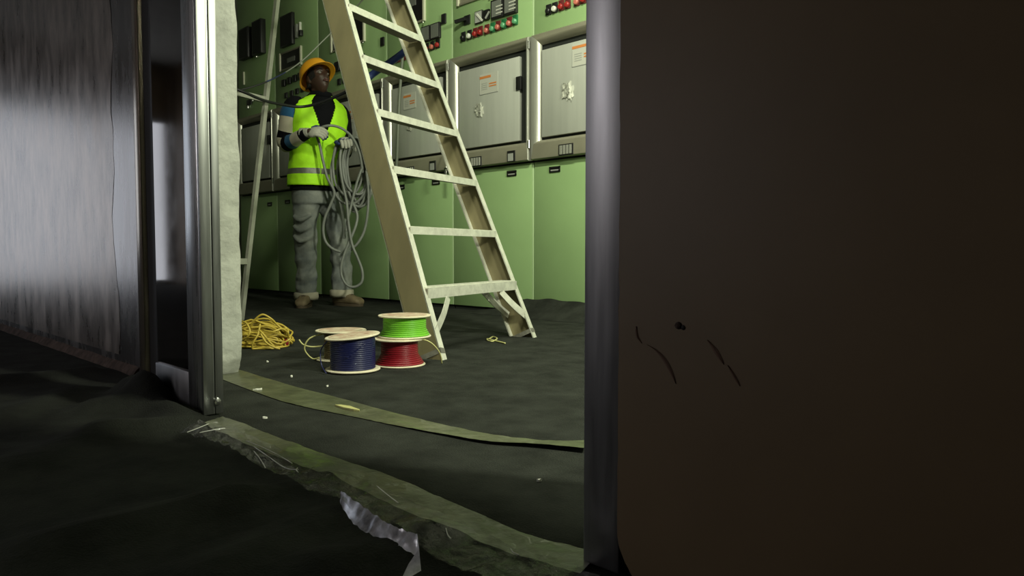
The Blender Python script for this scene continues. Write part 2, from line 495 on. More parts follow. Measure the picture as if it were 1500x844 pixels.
def cabinet(u0, u1, label):
    t = thing('switchgear_cabinet', ((u0 + u1) / 2, CN + .4, 0), label, 'cabinet', 'row of green switchgear cabinets')
    MB().box((u0 + .002, CN + .02, 0), (u1 - .002, CN + .9, Z3), 'cab_dark').build('carcass', t)
    e = .0035
    def slab(name, z0, z1):
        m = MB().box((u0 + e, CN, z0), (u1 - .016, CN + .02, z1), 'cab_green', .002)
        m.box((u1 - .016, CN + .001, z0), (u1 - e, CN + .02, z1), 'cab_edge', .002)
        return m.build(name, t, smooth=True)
    low = slab('lower_door', .028, Z1 - .006)
    up = slab('upper_door', Z2 + .006, Z3)
    MB().box((u0 + .01, CN + .012, 0), (u1 - .01, CN + .02, .028), 'cab_dark').build('plinth', t)
    # raised picture-frame surround of the truck compartment
    z0, z1 = Z1 + .004, Z2 - .002
    prof = [(0, 0, 0, 0, 0), (0, 0, 0, 0, .034), (.006, .004, .006, .006, .042), (.026, .012, .095, .018, .044), (.040, .018, .104, .030, .040),
            (.052, .023, .114, .046, .028), (.060, .027, .120, .060, .014), (.062, .028, .122, .064, .002)]
    rings = []
    for L, R, B, T, y in prof:
        a, b, c, d = u0 + .010 + L, u1 - .012 - R, z0 + B, z1 - T
        rings.append([(a, CN - y, c), (b, CN - y, c), (b, CN - y, d), (a, CN - y, d)])
    m = MB().loft(rings, 'frame_grey', cap=False, mf=lambda i, k: 'rail_grey' if k in (0, 2) else 'frame_grey')
    fr = m.build('door_frame', t, smooth=True)
    MB().box((u0 + .06, CN + .004, z0 + .11), (u1 - .034, CN + .016, z1 - .055), 'cab_dark').build('door_recess', t)
    p0, p1, q0, q1 = u0 + .085, u1 - .112, z0 + .138, z1 - .100
    pan = MB().box((p0, CN - .018, q0), (p1, CN + .006, q1), 'panel_grey', .003).build('door_panel', t, smooth=True)
    MB().box((p1 - .022, CN - .030, lerp(q0, q1, .60)), (p1 + .022, CN - .008, lerp(q0, q1, .60) + .085), 'black_plastic', .004).build('latch', pan, smooth=True)
    for zz in (lerp(z0, z1, .1), lerp(z0, z1, .9)):
        MB().lathe((u1 - .006, CN - .040, zz), [(0, 0), (.006, 0), (.006, .05), (0, .05)], 'chrome', 10).build('hinge', t, smooth=True)
    t['_p'] = 0
    return t, low, up, pan, fr

def on(parent, x, y, w, h, m, name, proud=.006, z=None, frame=None, fr_w=.008, plane=CN):
    """a small rectangular fitting centred on a photo pixel of the cabinet plane"""
    q = pn(x, y, plane); u, zz = q.x, q.z
    mb = MB()
    if frame:
        mb.box((u - w / 2 - fr_w, plane - proud, zz - h / 2 - fr_w), (u + w / 2 + fr_w, plane + .004, zz + h / 2 + fr_w), frame, .002)
        mb.box((u - w / 2, plane - proud - .002, zz - h / 2), (u + w / 2, plane, zz + h / 2), m)
    else:
        mb.box((u - w / 2, plane - proud, zz - h / 2), (u + w / 2, plane + .004, zz + h / 2), m, min(.002, proud * .3))
    return mb.build(name, parent, smooth=True)

def button(parent, x, y, plate, cap, dark=False):
    q = pn(x, y, CN); u, z = q.x, q.z
    MB().box((u - .021, CN - .008, z - .028), (u + .021, CN + .002, z + .036), plate, .002).build('button_plate', parent, smooth=True)
    MB().lathe((u, CN - .007, z - .006), [(.0, .0), (.017, 0), (.017, .014), (.013, .018), (0, .019)], cap, 14, (0, -1, 0)).build('push_button', parent, smooth=True)

def recess_handle(parent, x, y, w=.085, h=.034):
    q = pn(x, y, CN); u, z = q.x, q.z
    o = MB()
    for a, b in (((u - w / 2, z + h / 2 - .009), (u + w / 2, z + h / 2)), ((u - w / 2, z - h / 2), (u + w / 2, z - h / 2 + .007)),
                 ((u - w / 2, z - h / 2), (u - w / 2 + .009, z + h / 2)), ((u + w / 2 - .009, z - h / 2), (u + w / 2, z + h / 2))):
        o.box((a[0], CN - .007, a[1]), (b[0], CN + .002, b[1]), 'black_plastic')
    o.box((u - w / 2 + .005, CN - .002, z - h / 2 + .004), (u + w / 2 - .005, CN + .001, z + h / 2 - .004), 'black_plastic')
    o.box((u - w / 2 + .012, CN - .005, z - h / 2 + .008), (u + w / 2 - .012, CN, z - h / 2 + .015), 'print_grey')
    o.build('recessed_handle', parent)

def window(parent, x0, y0, x1, y1, top=None, dark='black_plastic'):
    """display window given by its lower-left and lower-right corner pixels and its height"""
    a, b = pn(x0, y0, CN), pn(x1, y1, CN)
    z0 = (a.z + b.z) / 2; h = top
    o = MB(); f = .022
    o.box((a.x, CN - .018, z0), (a.x + f, CN + .002, z0 + h), 'bezel_cream', .003).box((b.x - f, CN - .018, z0), (b.x, CN + .002, z0 + h), 'bezel_cream', .003)
    o.box((a.x + f, CN - .012, z0), (b.x - f, CN + .002, z0 + .016), 'rail_grey', .002).box((a.x + f, CN - .012, z0 + h - .016), (b.x - f, CN + .002, z0 + h), 'rail_grey', .002)
    d = o.build('instrument_window', parent, smooth=True)
    MB().box((a.x + f, CN - .006, z0 + .016), (b.x - f, CN + .002, z0 + h - .016), dark).build('pane', d)
    MB().box((lerp(a.x, b.x, .35), CN - .009, z0 + h * .35), (lerp(a.x, b.x, .7), CN - .004, z0 + h * .6), 'meter_glass').build('readout', d)
    MB().ball((b.x - f / 2, CN - .022, z0 - .012), (.010, .008, .010), 'chrome', 10).build('knob', d, smooth=True)

def sticker(pan, x, y, w=.155, h=.115):
    P = CN - .0185
    q = pn(x, y, P); u, z = q.x, q.z
    m = MB().box((u - w / 2, P - .001, z - h / 2), (u + w / 2, P + .001, z + h / 2), 'label_paper')
    o = m.build('warning_label', pan)
    k = MB()
    k.box((u - w / 2, P - .002, z + h / 2 - .030), (u + w * .12, P, z + h / 2 - .014), 'label_orange')
    k.box((u + w * .02, P - .002, z - .008), (u + w * .42, P, z + .001), 'label_orange').box((u + w * .02, P - .002, z - .024), (u + w * .42, P, z - .016), 'label_orange')
    k.box((u - w / 2, P - .002, z - h / 2), (u + w / 2, P, z - h / 2 + .004), 'print_grey').box((u - w / 2, P - .002, z - h / 2), (u - w / 2 + .003, P, z + h * .2), 'print_grey')
    for i in range(4): k.box((u - w * .40, P - .002, z - .036 + i * .013), (u - w * .08, P, z - .032 + i * .013), 'print_grey')
    q = k.build('print', pan)

def torn(pan, x, y, s=1.0, seed=1):
    """remains of a torn-off sticker"""
    rnd = random.Random(seed); P = CN - .0185
    q = pn(x, y, P); u, z = q.x, q.z
    m = MB(); n = 22
    def blob(cu, cz, ru, rz, mm, off):
        vs = [(cu, P - off - .001, cz)]
        for k in range(n):
            a = 2 * math.pi * k / n; rr = .65 + .6 * rnd.random()
            vs.append((cu + ru * rr * math.cos(a), P - off - .004 * rnd.random(), cz + rz * rr * math.sin(a)))
        m.add(vs, [(0, 1 + k, 1 + (k + 1) % n) for k in range(n)], mm)
    blob(u + .012 * s, z, .038 * s, .052 * s, 'paper_white', .001)
    blob(u - .012 * s, z + .004 * s, .040 * s, .046 * s, 'residue', .005)
    blob(u + .028 * s, z - .012 * s, .010 * s, .044 * s, 'paper_white', .009)
    m.build('torn_sticker', pan)

def rail_bits(fr, x, y, kind):
    P = CN - .044
    if kind == 'display':
        q = pn(x, y, P); u, z = q.x, q.z
        MB().box((u - .036, P - .004, z - .036), (u + .036, P + .004, z + .036), 'black_plastic', .002).build('counter_frame', fr)
        MB().box((u - .026, P - .006, z - .030), (u + .020, P, z + .018), 'print_grey').build('counter', fr)
    else:
        q = pn(x, y, P); u, z = q.x, q.z
        MB().box((u - .058, P - .003, z - .034), (u + .058, P + .004, z + .034), 'black_plastic', .002).build('vent_frame', fr)
        for k in range(4):
            MB().box((u - .047 + k * .025, P - .007, z - .027), (u - .047 + k * .025 + .018, P - .001, z + .027), 'frame_grey', .001).build('vent_slat', fr)

UZ = [-7.399, -6.611, -5.823, -4.806, -4.020, -3.234, -2.448]
# far-left cabinet behind the ladder's rear leg
t, low, up, pan, fr = cabinet(UZ[0], UZ[1], 'darkest green cabinet at the far left, with two tall black meters')
for (x, y, w, h) in ((363, 65, .22, .30), (382.5, 56, .20, .33)):
    o = on(up, x, y, w * .82, h * .9, 'cab_dark', 'protection_relay', .05, frame='black_plastic', fr_w=.014)
for x, y in ((377, 82), (372, 147), (365, 157)): on(up, x, y, .03, .03, 'chrome', 'switch', .02)
on(up, 358, 115, .02, .13, 'bezel_cream', 'window_bezel', .014)
for x, y in ((366, 150), (380, 143)): on(up, x, y, .10, .05, 'black_plastic', 'switch_plate', .012)
recess_handle(low, 395.5, 299)
# second cabinet, left of the worker
t, low, up, pan, fr = cabinet(UZ[1], UZ[2], 'dark green cabinet left of the worker with a square black relay')
on(up, 423, 45, .20, .26, 'cab_dark', 'protection_relay', .03, frame='black_plastic', fr_w=.012)
on(up, 436, 46, .04, .12, 'print_grey', 'test_block', .02)
on(up, 441, 41, .016, .10, 'white_plastic', 'test_strip', .02)
on(up, 443, 49, .03, .05, 'black_plastic', 'knob', .03)
window(up, 411, 104, 443, 97, .17)
for i in range(5): on(up, 417 + i * 8, 122 - i * 3.4, .06, .06, 'black_plastic', 'switch', .02)
for i in range(5): on(up, 420 + i * 8, 140 - i * 3.0, .05, .05, 'black_plastic', 'indicator', .014)
recess_handle(low, 421.5, 295.5)
rail_bits(fr, 440, 276, 'display')
# third, wider cabinet behind the worker
t, low, up, pan, fr = cabinet(UZ[2], UZ[3], 'wide green cabinet directly behind the worker')
window(up, 486, 74, 536, 65, .24)
on(up, 561, 61, .045, .065, 'black_plastic', 'lock', .012)
for i in range(5): on(up, 497 + i * 8.5, 98 - i * 2.9, .07, .075, 'black_plastic', 'switch', .03)
for i in range(6): on(up, 498 + i * 7.5, 120 - i * 2.2, .045, .05, 'black_plastic', 'indicator', .014)
sticker(pan, 515, 170)
torn(pan, 520, 215, .8, 4)
recess_handle(low, 545, 278)
rail_bits(fr, 548, 258, 'display')
# fourth cabinet, seen through the ladder
t, low, up, pan, fr = cabinet(UZ[3], UZ[4], 'green cabinet seen through the steps of the ladder')
window(up, 580, 45, 624, 32, .40)
on(up, 651, 28, .045, .07, 'black_plastic', 'lock', .012)
for x, y in ((640, 46), (626, 50.5)):
    on(up, x, y, .082, .095, 'meter_glass', 'panel_meter', .022, frame='black_plastic', fr_w=.008)
for i, (x, y) in enumerate(((642, 65), (634, 68), (626, 71), (600, 80.5), (592, 83.5), (584, 86))): button(up, x, y, 'maroon' if i > 2 else 'black_plastic', 'pink_lamp' if i % 2 else 'red_plastic')
sticker(pan, 600, 148, .15, .12)
torn(pan, 601, 186, .6, 2)
recess_handle(low, 588, 274)
recess_handle(low, 639, 267)
rail_bits(fr, 634, 243, 'display')
rail_bits(fr, 600, 251, 'vent')
k = MB(); q = pn(655, 225, CN - .07)
k.tube([q, q + V((0, -.01, -.05)), q + V((.01, -.015, -.10))], .004, 'chrome', 6)
k.box(q + V((-.014, -.02, -.20)), q + V((.014, -.012, -.10)), 'black_plastic', .003).box(q + V((.004, -.030, -.175)), q + V((.026, -.024, -.11)), 'chrome', .002)
k.build('key_bunch', t, smooth=True)
# fifth cabinet
t, low, up, pan, fr = cabinet(UZ[4], UZ[5], 'brightly lit green cabinet with a full row of red and green buttons')
window(up, 671, 9, 722, -6, .30, 'rail_grey')
o = on(up, 685, 29.5, .060, .062, 'black_plastic', 'rotary_switch', .010)
q = pn(681, 30, CN); MB().bar(q + V((-.05, -.045, -.01)), q + V((.03, -.02, .0)), .022, .022, (0, 0, 1), 'black_plastic').build('switch_lever', up)
o = on(up, 702.5, 25.5, .064, .072, 'print_grey', 'rotary_switch', .012, frame='black_plastic', fr_w=.006)
q = pn(702.5, 25.5, CN - .014); MB().bar(q + V((-.026, 0, .026)), q + V((.026, 0, -.026)), .012, .012, (0, 1, 0), 'white_plastic').build('switch_pointer', up)
on(up, 714, 22, .056, .066, 'black_plastic', 'rotary_switch', .014)
q = pn(714, 22, CN - .016); MB().bar(q + V((-.018, 0, -.018)), q + V((.018, 0, .018)), .010, .010, (0, 1, 0), 'print_grey').build('switch_pointer', up)
for x, y in ((731, 13.5), (750, 7.5)):
    o = on(up, x, y, .088, .100, 'meter_glass', 'panel_meter', .024, frame='black_plastic', fr_w=.012)
    q = pn(x, y, CN - .027)
    mm = MB()
    for i in range(3): mm.box(q + V((-.030, -.001, .018 - i * .022)), q + V((.030, .001, .026 - i * .022)), 'label_paper')
    mm.build('meter_scale', up)
for i, (x, y, a, b) in enumerate(((679.5, 54.8, 'black_plastic', 'black_plastic'), (688.5, 52, 'black_plastic', 'white_plastic'), (697, 49, 'maroon', 'red_plastic'), (704.5, 46.5, 'maroon', 'red_plastic'),
        (714, 44, 'maroon', 'pink_lamp'), (722.5, 41.5, 'green_plastic', 'teal_lamp'), (730.5, 39, 'maroon', 'pink_lamp'), (738.8, 36.3, 'green_plastic', 'teal_lamp'),
        (747, 33.4, 'maroon', 'pink_lamp'), (755.6, 30.4, 'green_plastic', 'teal_lamp'))): button(up, x, y, a, b)
sticker(pan, 716, 122, .175, .135)
torn(pan, 703, 162, .85, 3)
recess_handle(low, 750, 254)
rail_bits(fr, 749, 229, 'display')
rail_bits(fr, 697, 237, 'vent')
# sixth cabinet, cut by the door stile
t, low, up, pan, fr = cabinet(UZ[5], UZ[6], 'green cabinet nearest the doorway, cut off by the right door stile')
for i, (x, y, a, b) in enumerate(((804.5, 15.4, 'black_plastic', 'black_plastic'), (813.5, 12.3, 'black_plastic', 'white_plastic'), (823, 9, 'maroon', 'red_plastic'), (832.5, 6, 'maroon', 'red_plastic'),
        (846, 2, 'maroon', 'pink_lamp'), (855.5, -1.5, 'maroon', 'red_plastic'), (866, -5, 'maroon', 'pink_lamp'))): button(up, x, y, a, b)
sticker(pan, 855, 78, .175, .135)
torn(pan, 832, 134, 1.0, 5)
recess_handle(low, 813, 248, .088)
rail_bits(fr, 829, 219, 'vent')
# filler so the row goes on to the right, out of view behind the stile

# ================================================================== STEP LADDER
A0, AS = V((-2.1347, 1.768, 0)), V((-.5105, .059, 1))      # near front rail
B0, BS = V((-2.394, 2.5561, 0)), V((-.4606, -.0799, 1))    # far front rail
LT = 3.40
ld = thing('step_ladder', (-3.1, 2.0, 0), 'tall tan and aluminium step ladder standing open behind the doorway', 'ladder')
def rail(p, q, d, web_m, sgn):
    """C-channel; d = unit vector along the steps pointing inwards, sgn only for readability"""
    p, q, d = V(p), V(q), V(d).normalized()
    ax = (q - p).normalized(); bk = ax.cross(V((0, 1, 0))); bk = (d.cross(ax)).normalized()
    if bk.x > 0: bk = -bk
    D, Fw, th = .118, .026, .005
    m = MB()
    def slab(o0, o1, i0, i1, mm):
        c = []
        for base in (p, q):
            zc = base
            for (o, i) in ((o0, i0), (o1, i0), (o1, i1), (o0, i1)):
                pt = zc + bk * o + d * i
                if base is p: pt = pt - ax * (pt.z / ax.z)      # cut level with the floor
                c.append(pt)
        m.hexa(c, mm)
    slab(0, D, -th, 0, web_m)
    slab(-.001, th, -th, Fw, 'ladder_lip')
    slab(D - th, D + .001, -th, Fw, 'ladder_lip')
    return m
dAB = (B0 - A0).normalized()
A1, B1 = A0 + AS * LT, B0 + BS * LT
dd = V((dAB.x, dAB.y, 0))
rA = rail(A0, A1, dd, 'ladder_web', 1).build('side_rail', ld)
rB = rail(B0, B1, -dd, 'ladder_web', -1).build('side_rail', ld)
for k in range(13):
    z = .2245 + .2537 * k
    a, b = A0 + AS * z, B0 + BS * z
    bk = V((-.95, -.31, 0)).normalized()
    m = MB(); d = (b - a).normalized(); a2, b2 = a + d * .014, b - d * .014
    H = .030 if k else .042
    m.hexa([a2, b2, b2 + V((0, 0, H)), a2 + V((0, 0, H)), a2 + bk * .004, b2 + bk * .004, b2 + bk * .004 + V((0, 0, H)), a2 + bk * .004 + V((0, 0, H))], 'ladder_lip')
    T = V((0, 0, H - .004))
    m.hexa([a2 + T + bk * .004, b2 + T + bk * .004, b2 + T + bk * .004 + V((0, 0, .004)), a2 + T + bk * .004 + V((0, 0, .004)),
            a2 + T + bk * .085, b2 + T + bk * .085, b2 + T + bk * .085 + V((0, 0, .004)), a2 + T + bk * .085 + V((0, 0, .004))], 'ladder_lip')
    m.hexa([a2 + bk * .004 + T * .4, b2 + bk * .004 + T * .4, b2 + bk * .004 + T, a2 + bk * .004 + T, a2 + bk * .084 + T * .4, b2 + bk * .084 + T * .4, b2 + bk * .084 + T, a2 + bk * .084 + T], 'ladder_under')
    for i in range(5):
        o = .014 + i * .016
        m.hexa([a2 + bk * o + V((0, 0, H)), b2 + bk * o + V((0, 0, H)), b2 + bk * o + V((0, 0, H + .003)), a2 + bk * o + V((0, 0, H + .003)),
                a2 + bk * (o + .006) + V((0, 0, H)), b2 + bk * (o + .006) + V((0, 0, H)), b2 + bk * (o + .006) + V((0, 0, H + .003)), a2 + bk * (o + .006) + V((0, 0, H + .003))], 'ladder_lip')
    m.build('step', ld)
# knee braces under the lowest step, and feet
z0 = .2245
for base, sl, s in ((A0, AS, 1), (B0, BS, -1)):
    top = base + sl * z0
    low = base + sl * .10
    for o in (.006, .100):
        bk = V((-.95, -.31, 0)).normalized() * o
        p, q = top + dd * s * .17 + bk, low + dd * s * .010 + bk
        mid = (p + q) / 2 + dd * s * .012
        m = MB(); cv = catmull([p, mid, q], 5)
        rings = [[c + dd * .011 + V((0, 0, .009)), c - dd * .011 - V((0, 0, -.009)), c - dd * .011 + bk.normalized() * .004, c + dd * .011 + bk.normalized() * .004] for c in cv]
        for c0, c1 in zip(cv, cv[1:]): m.bar(c0, c1, .004, .034, bk.normalized().cross((c1 - c0)).normalized(), 'ladder_lip')
        m.build('knee_brace', ld)
    m = MB(); ax = sl.normalized()
    bk = V((-.95, -.31, 0)).normalized()
    m.bar(base + bk * .066 + dd * s * .010 + V((0, 0, 0)), base + bk * .066 + dd * s * .010 + sl * .018, .030, .128, bk, 'ladder_foot')
    m.build('foot', ld)
# rear legs with cross bars
RF, RN_ = V((-4.237, 1.955, 0)), V((-3.978, 1.167, 0))
tB, tA = V((-3.958, 2.284, 3.4)), V((-3.871, 1.969, 3.4))
for p, q in ((RF, tB), (RN_, tA)):
    MB().bar(p, q, .022, .026, dd, 'ladder_rear').build('rear_leg', ld)
for z in (.35, 1.30, 2.2, 2.9):
    t = z / 3.4
    MB().bar(RF.lerp(tB, t), RN_.lerp(tA, t), .018, .034, (0, 0, 1), 'ladder_rear').build('cross_bar', ld)
mc = (A1 + B1 + tA + tB) / 4
MB().box((mc.x - .14, mc.y - .24, 3.39), (mc.x + .10, mc.y + .24, 3.43), 'ladder_lip', .008).build('top_cap', ld, smooth=True)

# ================================================================== CABLES IN THE AIR
cb = MB()
pts = [pd(338, 128, 4.05), pd(360, 136, 4.1), pd(386, 147, 4.25), pd(412, 153, 4.4), pd(440, 156.5, 4.5), pd(468, 151, 4.5), pd(500, 138, 4.45), pd(530, 122, 4.4)]
pts2 = [pd(520, 127, 4.42), pd(548, 107, 4.4), pd(575, 89, 4.3), pd(600, 69, 4.2), pd(607, 52, 4.15), pd(603, 28, 4.15), pd(594, 0, 4.18), pd(575, -55, 4.25)]
cv = catmull(pts + pts2[1:], 8)
cb.tube(cv, .012, 'cable_black', 10, radii=[.0085 + .012 * min(1, max(0, (i / len(cv) - .42) / .12)) for i in range(len(cv))],
        mf=lambda t: 'cable_black' if t < .50 else 'cable_blue')
tag(cb.build('power_cable', smooth='all', origin=pts[4]), 'black cable sagging across the worker, turning blue behind the ladder', 'cable')
pts = [pd(330, 137, 4.05), pd(352, 132, 4.1), pd(385, 122, 4.2), pd(418, 106, 4.3), pd(445, 87, 4.35), pd(472, 61, 4.4), pd(500, 33, 4.4), pd(540, -10, 4.3), pd(590, -70, 4.2)]
cv = catmull(pts, 6)
tag(MB().tube(cv, .0042, 'conduit', 8, mf=lambda t: 'cable_black' if t < .26 else ('cable_blue' if t < .36 else 'conduit')).build('signal_cable', smooth='all', origin=pts[3]),
    'thin cable rising steeply behind the yellow helmet towards the ladder', 'cable')
pts = [pn(601, -60, CN - .10), pn(598, 0, CN - .10), pn(592, 60, CN - .10), pn(586, 130, CN - .09), pn(583, 190, CN - .09), pn(581, 240, CN - .08), pn(577, 262, CN - .075)]
tag(MB().tube(catmull(pts, 6), .011, 'conduit', 8).build('hanging_cable', smooth='all', origin=pts[-1]), 'pale grey cable hanging down the cabinet front behind the ladder steps', 'cable')

# ================================================================== WIRE SPOOLS
def spool(c, R, h, wire, rw, label, tilt=(0, 0, 1), top_tilt=None, turns=13, slack=None, name='wire_spool'):
    c = V(c); ax = V(tilt).normalized()
    t = thing(name, c, label, 'spool', 'spools of wire on the floor')
    th = .006
    for zz, nm in ((0, 'bottom'), (h - th, 'top')):
        a_ = V(top_tilt).normalized() if (top_tilt is not None and nm == 'top') else ax
        MB().lathe(c + ax * zz, [(.012, 0), (R - .002, 0), (R, .002), (R, th - .002), (R - .002, th), (.012, th)], 'flange', 40, a_).build('flange', t, smooth=True)
    top = h
    at_ = V(top_tilt).normalized() if top_tilt is not None else ax
    MB().lathe(c + ax * (top - .006) + at_ * .0063, [(R * .28, 0), (R * .86, 0), (R * .86, .0008), (R * .28, .0008)], 'flange_print', 40, at_).build('printed_label', t)
    MB().lathe(c + ax * (top - .004), [(.016, .0), (.016, .005), (.013, .005), (.013, 0)], 'flange_print', 20, ax).build('hub', t)
    prof = [(.02, th)]
    n = turns; dz = (h - 2 * th) / n
    for i in range(n):
        s = slack(i / (n - 1)) if slack else 0
        for k in range(5):
            a = math.pi * k / 4
            prof.append((rw + s + dz * .45 * math.sin(a), th + dz * (i + k / 4 * .98)))
    prof.append((.02, h - th))
    MB().lathe(c, prof, wire, 40, ax).build('wire_winding', t, smooth='all')
    return t
def onto(x, y): q = fl(x, y); return V((q.x, q.y, .001))
cBl = onto(517, 543.5); cRd = onto(585.5, 535); cBk = onto(500, 526.5)
tl = (RT * -.03 + FW * -.035 + V((0, 0, 1)))
tb = spool(cBl + V((0, 0, .003)), .093, .120, 'wire_blue', .074, 'spool of dark blue wire at the front of the pile', turns=16, top_tilt=V((0, 0, 1)) - RT * .09 - FW * .03)
w_ = MB(); q0 = cBl + RT * .0 + FW * -.0801
arc = [cBl + (RT * math.sin(a) - FW * math.cos(a)) * .0825 + V((0, 0, z)) for a, z in ((.75, .10), (.5, .088), (.2, .068), (-.05, .055))]
w_.tube(catmull(arc, 5), .0022, 'wire_blue', 6); w_.build('loose_strand', tb, smooth='all')
w_ = MB()
arc = [cBl + RT * -.072 + FW * -.05 + V((0, 0, .11)), cBl + RT * -.10 + FW * -.035 + V((0, 0, .075)), cBl + RT * -.095 + FW * -.05 + V((0, 0, .03)), cBl + RT * -.07 + FW * -.085 + V((0, 0, .004))]
w_.tube(catmull(arc, 6), .0022, 'wire_blue', 6); w_.build('loose_end', tb, smooth='all')
tr = spool(cRd, .092, .098, 'wire_red', .064, 'spool of dark red wire under the green spool', turns=13, slack=lambda t: .020 * max(0, 1 - t / .4))
gz = cRd + V((0, 0, .0995))
qg = pd(591, 491, (cRd - EYE).dot(FW)); off = RT * ((qg - gz).dot(RT)) + FW * .02
tg = spool(gz + off, .095, .080, 'wire_green', .075, 'spool of bright green wire stacked on the red spool', turns=10, slack=lambda t: .012 * max(0, 1 - t / .35))
tk = spool(cBk, .095, .112, 'wire_brown', .060, 'half-hidden spool with little pale wire left, behind the blue spool', turns=12)
w_ = MB()
arc = [cBk + RT * -.055 + FW * -.03 + V((0, 0, .10)), cBk + RT * -.105 + FW * -.05 + V((0, 0, .085)), cBk + RT * -.125 + FW * -.05 + V((0, 0, .045)), cBk + RT * -.10 + FW * -.04 + V((0, 0, .008)), cBk + RT * -.07 + FW * -.05 + V((0, 0, .012))]
w_.tube(catmull(arc, 7), .0028, 'wire_pale', 6)
arc = [cBk + RT * -.06 + FW * -.03 + V((0, 0, .055)), cBk + RT * -.10 + FW * -.04 + V((0, 0, .052)), cBk + RT * -.13 + FW * -.05 + V((0, 0, .062)), cBk + RT * -.145 + FW * -.05 + V((0, 0, .080))]
w_.tube(catmull(arc, 7), .0028, 'wire_pale', 6); w_.build('loose_wire', tk, smooth='all')
w_ = MB()
e = cRd + V((0, 0, .096))
arc = [e + RT * .07 + FW * -.03, e + RT * .10 + FW * -.03 + V((0, 0, -.004)), e + RT * .125 + FW * -.02 + V((0, 0, -.022)), e + RT * .145 + FW * .0 + V((0, 0, -.055)), e + RT * .150 + FW * .02 + V((0, 0, -.094))]
w_.tube(catmull(arc, 6), .0024, 'wire_pale', 6); w_.build('loose_wire', tr, smooth='all')

# yellow wire bundle by the jamb
rnd = random.Random(11)
cy = fl(378, 508); cy.z = 0
yb = MB()
def clampz(p, r): return V((p.x, p.y, max(p.z, r)))
pts = []
N = 26
for k in range(N):
    L = rnd.uniform(.10, .155); Wd = rnd.uniform(.02, .055); lift = rnd.uniform(.01, .085)
    ox, oy = rnd.uniform(-.02, .02), rnd.uniform(-.03, .05)
    for i in range(10):
        a = 2 * math.pi * i / 10
        p = cy + RT * (ox + L * math.cos(a) * 1.0) + FW * (oy + Wd * math.sin(a)) + V((0, 0, lift + .030 * math.sin(a) * rnd.uniform(.4, 1.2) - .02 * (math.cos(a) > .5)))
        pts.append(clampz(p + V((rnd.uniform(-.006, .006), rnd.uniform(-.006, .006), rnd.uniform(-.006, .006))), .005))
yb.tube([clampz(p, .005) for p in catmull(pts, 3)], .0042, 'wire_yellow', 6)
def ypx(path, dep=0.0):
    d0 = (cy - EYE).dot(FW)
    out = []
    for x, y, o in path:
        p = pd(x, y, d0 + o); out.append(clampz(p, .005))
    return [clampz(p, .005) for p in catmull(out, 7)]
yb.tube(ypx([(366, 480, -.03), (372, 470, -.04), (384, 461, -.04), (397, 467, -.03), (406, 476, -.01), (414, 483, .0)]), .0042, 'wire_yellow', 6)
yb.tube(ypx([(352, 470, -.02), (361, 474, -.05), (366, 485, -.07), (362, 494, -.07), (352, 500, -.05)]), .0042, 'wire_yellow', 6)
yb.tube(ypx([(381, 475, -.06), (378, 490, -.09), (371, 502, -.10), (370, 514, -.09), (381, 521, -.08), (395, 518, -.08), (402, 509, -.07), (394, 500, -.08), (386, 490, -.09), (380, 484, -.08)]), .0042, 'wire_yellow', 6)
yb.tube(ypx([(382, 489, -.09), (390, 502, -.10), (402, 509, -.10), (410, 514, -.09)]), .0042, 'wire_yellow', 6)
yb.tube(ypx([(386, 484, -.06), (400, 486, -.07), (412, 482, -.05), (421, 487, -.02), (423, 495, .0)]), .0042, 'wire_yellow', 6)
yw = tag(yb.build('wire_bundle', smooth='all', origin=cy), 'tangled bundle of yellow wire on the floor by the plaster jamb', 'wire')
MB().ball(pd(419, 502, (cy - EYE).dot(FW)), (.012, .012, .016), 'wire_red', 10).build('red_tape_end', yw, smooth=True)

# carpet edge turned up against the last cabinet
rings = []
for i in range(40):
    t_ = i / 39; u = lerp(-3.62, -2.3, t_)
    h = .105 * min(1, t_ / .25) ** .8 * (1 + .15 * nz((u, 0, 0), 6)); 
    rings.append([(u, CN - .20 - .03 * nz((u, 2, 0), 4), .001), (u, CN - .13, .02 + h * .2), (u, CN - .06, h * .75), (u, CN - .010, h), (u, CN - .004, h - .006), (u, CN - .004, .001)])
tag(MB().loft(rings, 'carpet').build('carpet_edge', smooth=True, origin=(-3, CN - .1, 0)), 'dark carpet edge turned up against the cabinet foot beside the stile', 'carpet')

# ================================================================== TAPE, FILM AND LITTER ON THE FLOOR
def ribbon(up_, lo_, mm, name, z=.004, amp=.004, nx=70, ny=7, lift=None):
    cu, cl = catmull([fl(x, y, z) for x, y in up_], 12), catmull([fl(x, y, z) for x, y in lo_], 12)
    def samp(c, t):
        f = t * (len(c) - 1); i = min(int(f), len(c) - 2); return c[i].lerp(c[i + 1], f - i)
    vs = []
    for i in range(nx + 1):
        for j in range(ny + 1):
            p = samp(cu, i / nx).lerp(samp(cl, i / nx), j / ny)
            base = carpet_h(p.x, p.y)
            hh = amp * (abs(nz(p, 16)) + .6 * abs(nz(p, 45))) + (lift(i / nx, j / ny) if lift else 0)
            vs.append((p.x, p.y, z + base * .9 + hh))
    m = MB().add(vs, [(i * (ny + 1) + j, (i + 1) * (ny + 1) + j, (i + 1) * (ny + 1) + j + 1, i * (ny + 1) + j + 1) for i in range(nx) for j in range(ny)], mm)
    return m
far = ribbon([(325, 534), (430, 566), (500, 584), (570, 603), (640, 620), (700, 633), (760, 642), (815, 646), (862, 645)],
             [(300, 546), (395, 582), (450, 597), (520, 611), (590, 626), (650, 638), (715, 650), (790, 656), (862, 664)], 'tape', 'tape', .0015, .002, lift=lambda a, b: .018 * max(0, a - .45) * b)
tag(far.build('floor_tape', smooth='all', origin=fl(600, 615)), 'olive adhesive tape strip on carpet along the inner threshold', 'tape')
